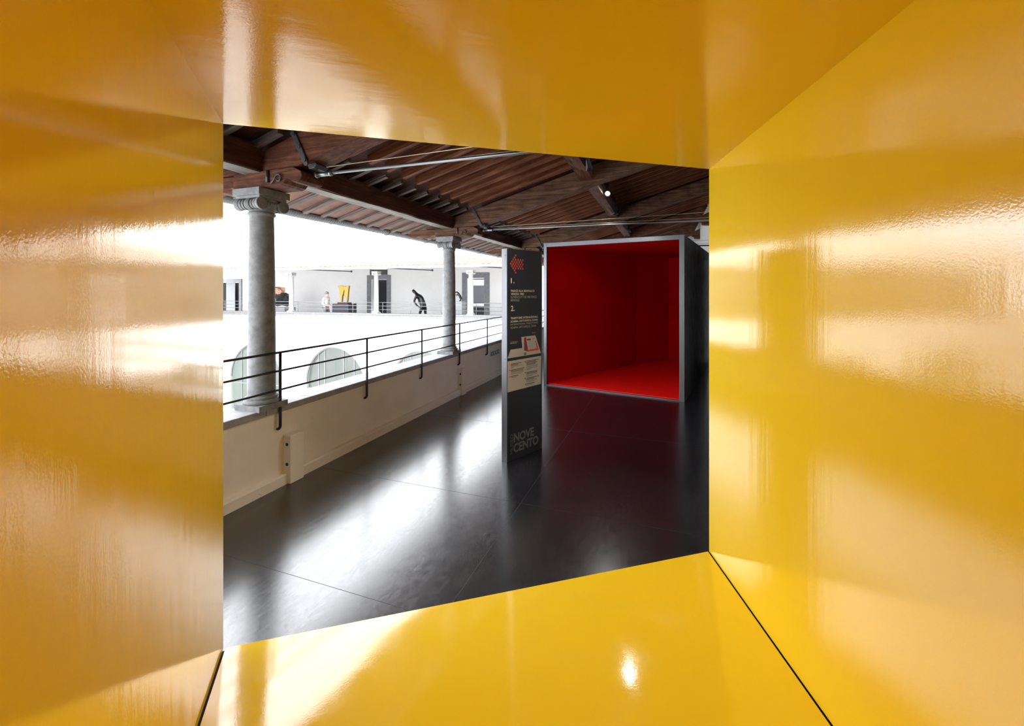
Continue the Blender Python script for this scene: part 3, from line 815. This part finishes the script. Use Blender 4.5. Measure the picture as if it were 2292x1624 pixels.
# ------------------------------------------------------------------ sculptures and people in the far wing
def facet(verts_n, c, r, seed, sc, jit=.35):
    import bmesh
    bm = bmesh.new(); bmesh.ops.create_icosphere(bm, subdivisions=2, radius=r)
    rr = random.Random(seed)
    for v in bm.verts:
        f_ = 1 + rr.uniform(-jit, jit); v.co = Vector((v.co.x*sc[0]*f_ + c[0], v.co.y*sc[1]*f_ + c[1], v.co.z*sc[2]*f_ + c[2]))
    m = MB(); m.add([tuple(v.co) for v in bm.verts], [tuple(v.index for v in f.verts) for f in bm.faces]); bm.free(); return m
M_bronze = mat('gilded_bronze', (.42,.28,.07), .4, .8)
bump(M_bronze, noise(M_bronze, tex(M_bronze), 14, 6, .7), .8, .02)
M_dbr = mat('dark_bronze', (.012,.012,.014), .32, .3)
M_crum = mat('crumpled_sheet', (.045,.045,.05), .28, .4)
M_plg = mat('plinth_charcoal', (.05,.05,.065), .6); M_pll = mat('plinth_grey', (.33,.34,.37), .6)

def plinth_obj(s, t, w, d, h, mt, lab):
    o = MB().box(-w/2,w/2,-d/2,d/2,0,h).build('plinth', mt, None, .005, F @ Matrix.Translation((s,t,0)))
    return tag(o, lab, 'plinth', 'sculpture plinths in the far wing')
plinth_obj(-11.95, 1.7, 1.1, .7, .78, M_pll, 'low grey plinth carrying the crumpled sheet sculpture')
plinth_obj(-8.18, 1.6, .88, .6, .99, M_plg, 'dark grey box plinth under the bronze slab sculpture')
plinth_obj(-2.37, 1.6, .42, .42, 1.14, M_pll, 'pale grey tall plinth under the small black animal sculpture')

cr = thing('sculpture', 'crumpled dark sheet metal sculpture with rusty patches behind the nearest column', 'sculpture', F, (-11.95,1.7,.78), group='sculptures in the far wing')
facet(0, (.05,0,.35), .42, 4, (1.15,.7,.75), .3).build('lower_sheet', M_crum, cr)
facet(0, (-.15,0,.78), .3, 9, (.95,.6,.9), .45).build('rusty_sheet', mat('rusty_sheet', (.5,.3,.2), .6), cr)
facet(0, (.30,0,.55), .24, 12, (1.2,.7,.6), .5).build('torn_flap', M_crum, cr)

bz = thing('sculpture', 'gilded torn slab sculpture on two tapering legs in the far wing', 'sculpture', F, (-8.18,1.6,.99), group='sculptures in the far wing')
MB().box(-.28,.28,-.15,.15,0,.075).build('base_block', mat('wine_block', (.08,.02,.02), .5), bz, .004)
def slabp(pts, y0, y1, nm, mt): return MB().prism(pts, y0, y1, 'y').build(nm, mt, bz, .01)
slabp([(-.16,.075),(-.22,.45),(-.27,.76),(-.33,.78),(-.30,.83),(-.12,.84),(-.02,.82),(.0,.62),(-.02,.5),(-.09,.33),(-.11,.075)], -.06, .05, 'slab', M_bronze)
slabp([(.13,.075),(.12,.3),(.02,.38),(.0,.46),(.03,.56),(.02,.62),(-.03,.70),(-.02,.83),(.12,.80),(.24,.84),(.28,.82),(.25,.72),(.22,.45),(.20,.2),(.17,.075)], -.05, .06, 'slab', M_bronze)

def skinned(name, joints, bones, mt, parent, M=None, levels=2):
    me = bpy.data.meshes.new(name)
    me.from_pydata([j[0] for j in joints], bones, []); o = bpy.data.objects.new(name, me); col.objects.link(o)
    o.parent = parent
    if M is not None: o.matrix_local = M
    sk_ = o.modifiers.new('skin', 'SKIN')
    if not me.skin_vertices: me.skin_vertices.new()
    for i, j in enumerate(joints):
        r = j[1]; me.skin_vertices[0].data[i].radius = r if isinstance(r, tuple) else (r, r)
    me.skin_vertices[0].data[0].use_root = True
    sub = o.modifiers.new('sub', 'SUBSURF'); sub.levels = levels; sub.render_levels = levels
    me.materials.append(mt); sk_.use_smooth_shade = True
    return o
# bending bronze figure (leans to the left)
bf = thing('sculpture', 'black life-size figure sculpture bending forward behind the far railing', 'sculpture', F, (-4.15,1.6,.28), group='sculptures in the far wing'); bf.scale = (1.06,1.06,1.06)
plinth_obj(-4.12, 1.6, .7, .5, .28, M_pll, 'low grey block under the bending black figure')
J = [((.06,0,.66),(.11,.13)), ((.02,0,.78),(.10,.12)), ((-.06,0,.93),(.11,.14)), ((-.17,0,1.05),(.12,.16)), ((-.27,0,1.12),(.05,.05)), ((-.36,0,1.20),(.085,.075)), ((-.45,0,1.28),(.07,.065)),
     ((-.17,-.17,1.02),.055), ((-.27,-.18,.80),.042), ((-.15,-.14,.62),.034), ((-.02,-.12,.55),.03),
     ((-.17,.17,1.02),.055), ((-.25,.18,.80),.042), ((-.13,.14,.64),.034), ((.0,.12,.57),.03),
     ((.05,-.09,.56),.085), ((-.04,-.10,.32),.058), ((-.06,-.10,.06),.04), ((-.17,-.11,.03),.03),
     ((.09,.09,.56),.085), ((.10,.10,.32),.058), ((.16,.10,.06),.04), ((.06,.10,.03),.03)]
Bn = [(0,1),(1,2),(2,3),(3,4),(4,5),(5,6),(3,7),(7,8),(8,9),(9,10),(3,11),(11,12),(12,13),(13,14),(0,15),(15,16),(16,17),(17,18),(0,19),(19,20),(20,21),(21,22)]
skinned('body', J, Bn, M_dbr, bf)
# small animal-like bronze on plinth
sa = thing('sculpture', 'small black rearing animal sculpture on the pale grey plinth', 'sculpture', F, (-2.37,1.6,1.14), group='sculptures in the far wing')
J = [((.04,0,.22),.055), ((-.02,0,.30),.05), ((-.07,0,.38),.035), ((-.13,0,.40),.038), ((-.19,0,.36),.02), ((-.10,.03,.27),.018), ((-.16,.03,.22),.012),
     ((.08,.03,.12),.04), ((.03,.04,.04),.02), ((-.03,.04,.015),.015), ((.08,-.03,.12),.04), ((.10,-.04,.04),.02), ((.05,-.04,.015),.015), ((.12,0,.12),.02), ((.18,0,.06),.01), ((-.10,-.03,.29),.018), ((-.18,-.03,.27),.012)]
Bn = [(0,1),(1,2),(2,3),(3,4),(1,5),(5,6),(0,7),(7,8),(8,9),(0,10),(10,11),(11,12),(0,13),(13,14),(1,15),(15,16)]
skinned('body', J, Bn, M_dbr, sa)

# person walking to the right in white shirt
pe = thing('person', 'grey-haired person in white shirt and dark trousers walking right behind far railing', 'person', F, (-8.95,1.3,0), group=None)
pe.scale = (.88,.88,.88)
M_skin = mat('skin', (.62,.42,.33), .55); M_shirt = mat('white_shirt', (.82,.82,.84), .8); M_trou = mat('dark_trousers', (.22,.22,.25), .8); M_hair = mat('grey_hair', (.25,.24,.24), .8)
J = [((0,0,.95),(.11,.14)), ((0,0,1.12),(.10,.14)), ((.01,0,1.32),(.11,.17)), ((.02,0,1.42),(.07,.10)), ((.03,0,1.50),(.045,.045)), ((.05,0,1.60),(.085,.075)), ((.05,0,1.70),(.075,.07)), ((.14,0,1.61),.018),
     ((.01,-.19,1.40),.05), ((-.03,-.23,1.12),.042), ((.16,-.18,1.02),.032), ((.24,-.15,1.03),(.025,.035)),
     ((.01,.19,1.40),.05), ((-.03,.23,1.12),.042), ((.16,.18,1.02),.032), ((.24,.15,1.03),(.025,.035)),
     ((0,-.10,.85),.085), ((.06,-.10,.50),.06), ((-.06,-.10,.10),.042), ((.06,-.10,.03),.03),
     ((0,.10,.85),.085), ((.10,.10,.50),.06), ((.14,.10,.10),.042), ((.26,.10,.03),.03)]
Bn = [(0,1),(1,2),(2,3),(3,4),(4,5),(5,6),(5,7),(3,8),(8,9),(9,10),(10,11),(3,12),(12,13),(13,14),(14,15),(0,16),(16,17),(17,18),(18,19),(0,20),(20,21),(21,22),(22,23)]
for side in (-1, 1):
    w0 = 11 if side == -1 else 15
    for q in range(4):
        J.append(((.30+.005*q, side*(.13+.012*q), 1.055-.022*q), .009)); Bn.append((w0, len(J)-1))
        J.append(((.335-.006*abs(q-1), side*(.12+.012*q), 1.035-.022*q), .008)); Bn.append((len(J)-2, len(J)-1))
    J.append(((.26, side*.115, 1.07), .009)); Bn.append((w0, len(J)-1))
skinned('body', J, Bn, M_skin, pe, levels=1)
Js = [((0,0,.92),(.125,.155)), ((0,0,1.12),(.12,.155)), ((.01,0,1.32),(.125,.18)), ((.02,0,1.43),(.08,.11)),
      ((.01,-.19,1.40),.066), ((-.03,-.23,1.12),.056), ((.10,-.20,1.05),.046), ((.01,.19,1.40),.066), ((-.03,.23,1.12),.056), ((.10,.20,1.05),.046)]
skinned('shirt', Js, [(0,1),(1,2),(2,3),(3,4),(4,5),(5,6),(3,7),(7,8),(8,9)], M_shirt, pe)
Jt = [((0,0,.94),(.122,.15)), ((0,-.10,.84),.098), ((.06,-.10,.50),.075), ((-.06,-.10,.12),.06), ((0,.10,.84),.098), ((.10,.10,.50),.075), ((.14,.10,.12),.06)]
skinned('trousers', Jt, [(0,1),(1,2),(2,3),(0,4),(4,5),(5,6)], M_trou, pe)
MB().sphere((.035,0,1.685), .105, 16, 10, (1,.92,.85)).build('hair', M_hair, pe)
for s in (-1,1): MB().sphere((.132,s*.03,1.645), .012, 8, 6).build('eye', M_black, pe)
for s in (-1,1): MB().sphere((.05,s*.088,1.61), .022, 8, 6, (1,.4,1.4)).build('ear', M_skin, pe)
MB().prism([(-.02,1.565),(.02,1.565),(.015,1.575),(-.015,1.575)], .125, .137, 'x').build('mouth', mat('lips', (.4,.15,.13), .6), pe)
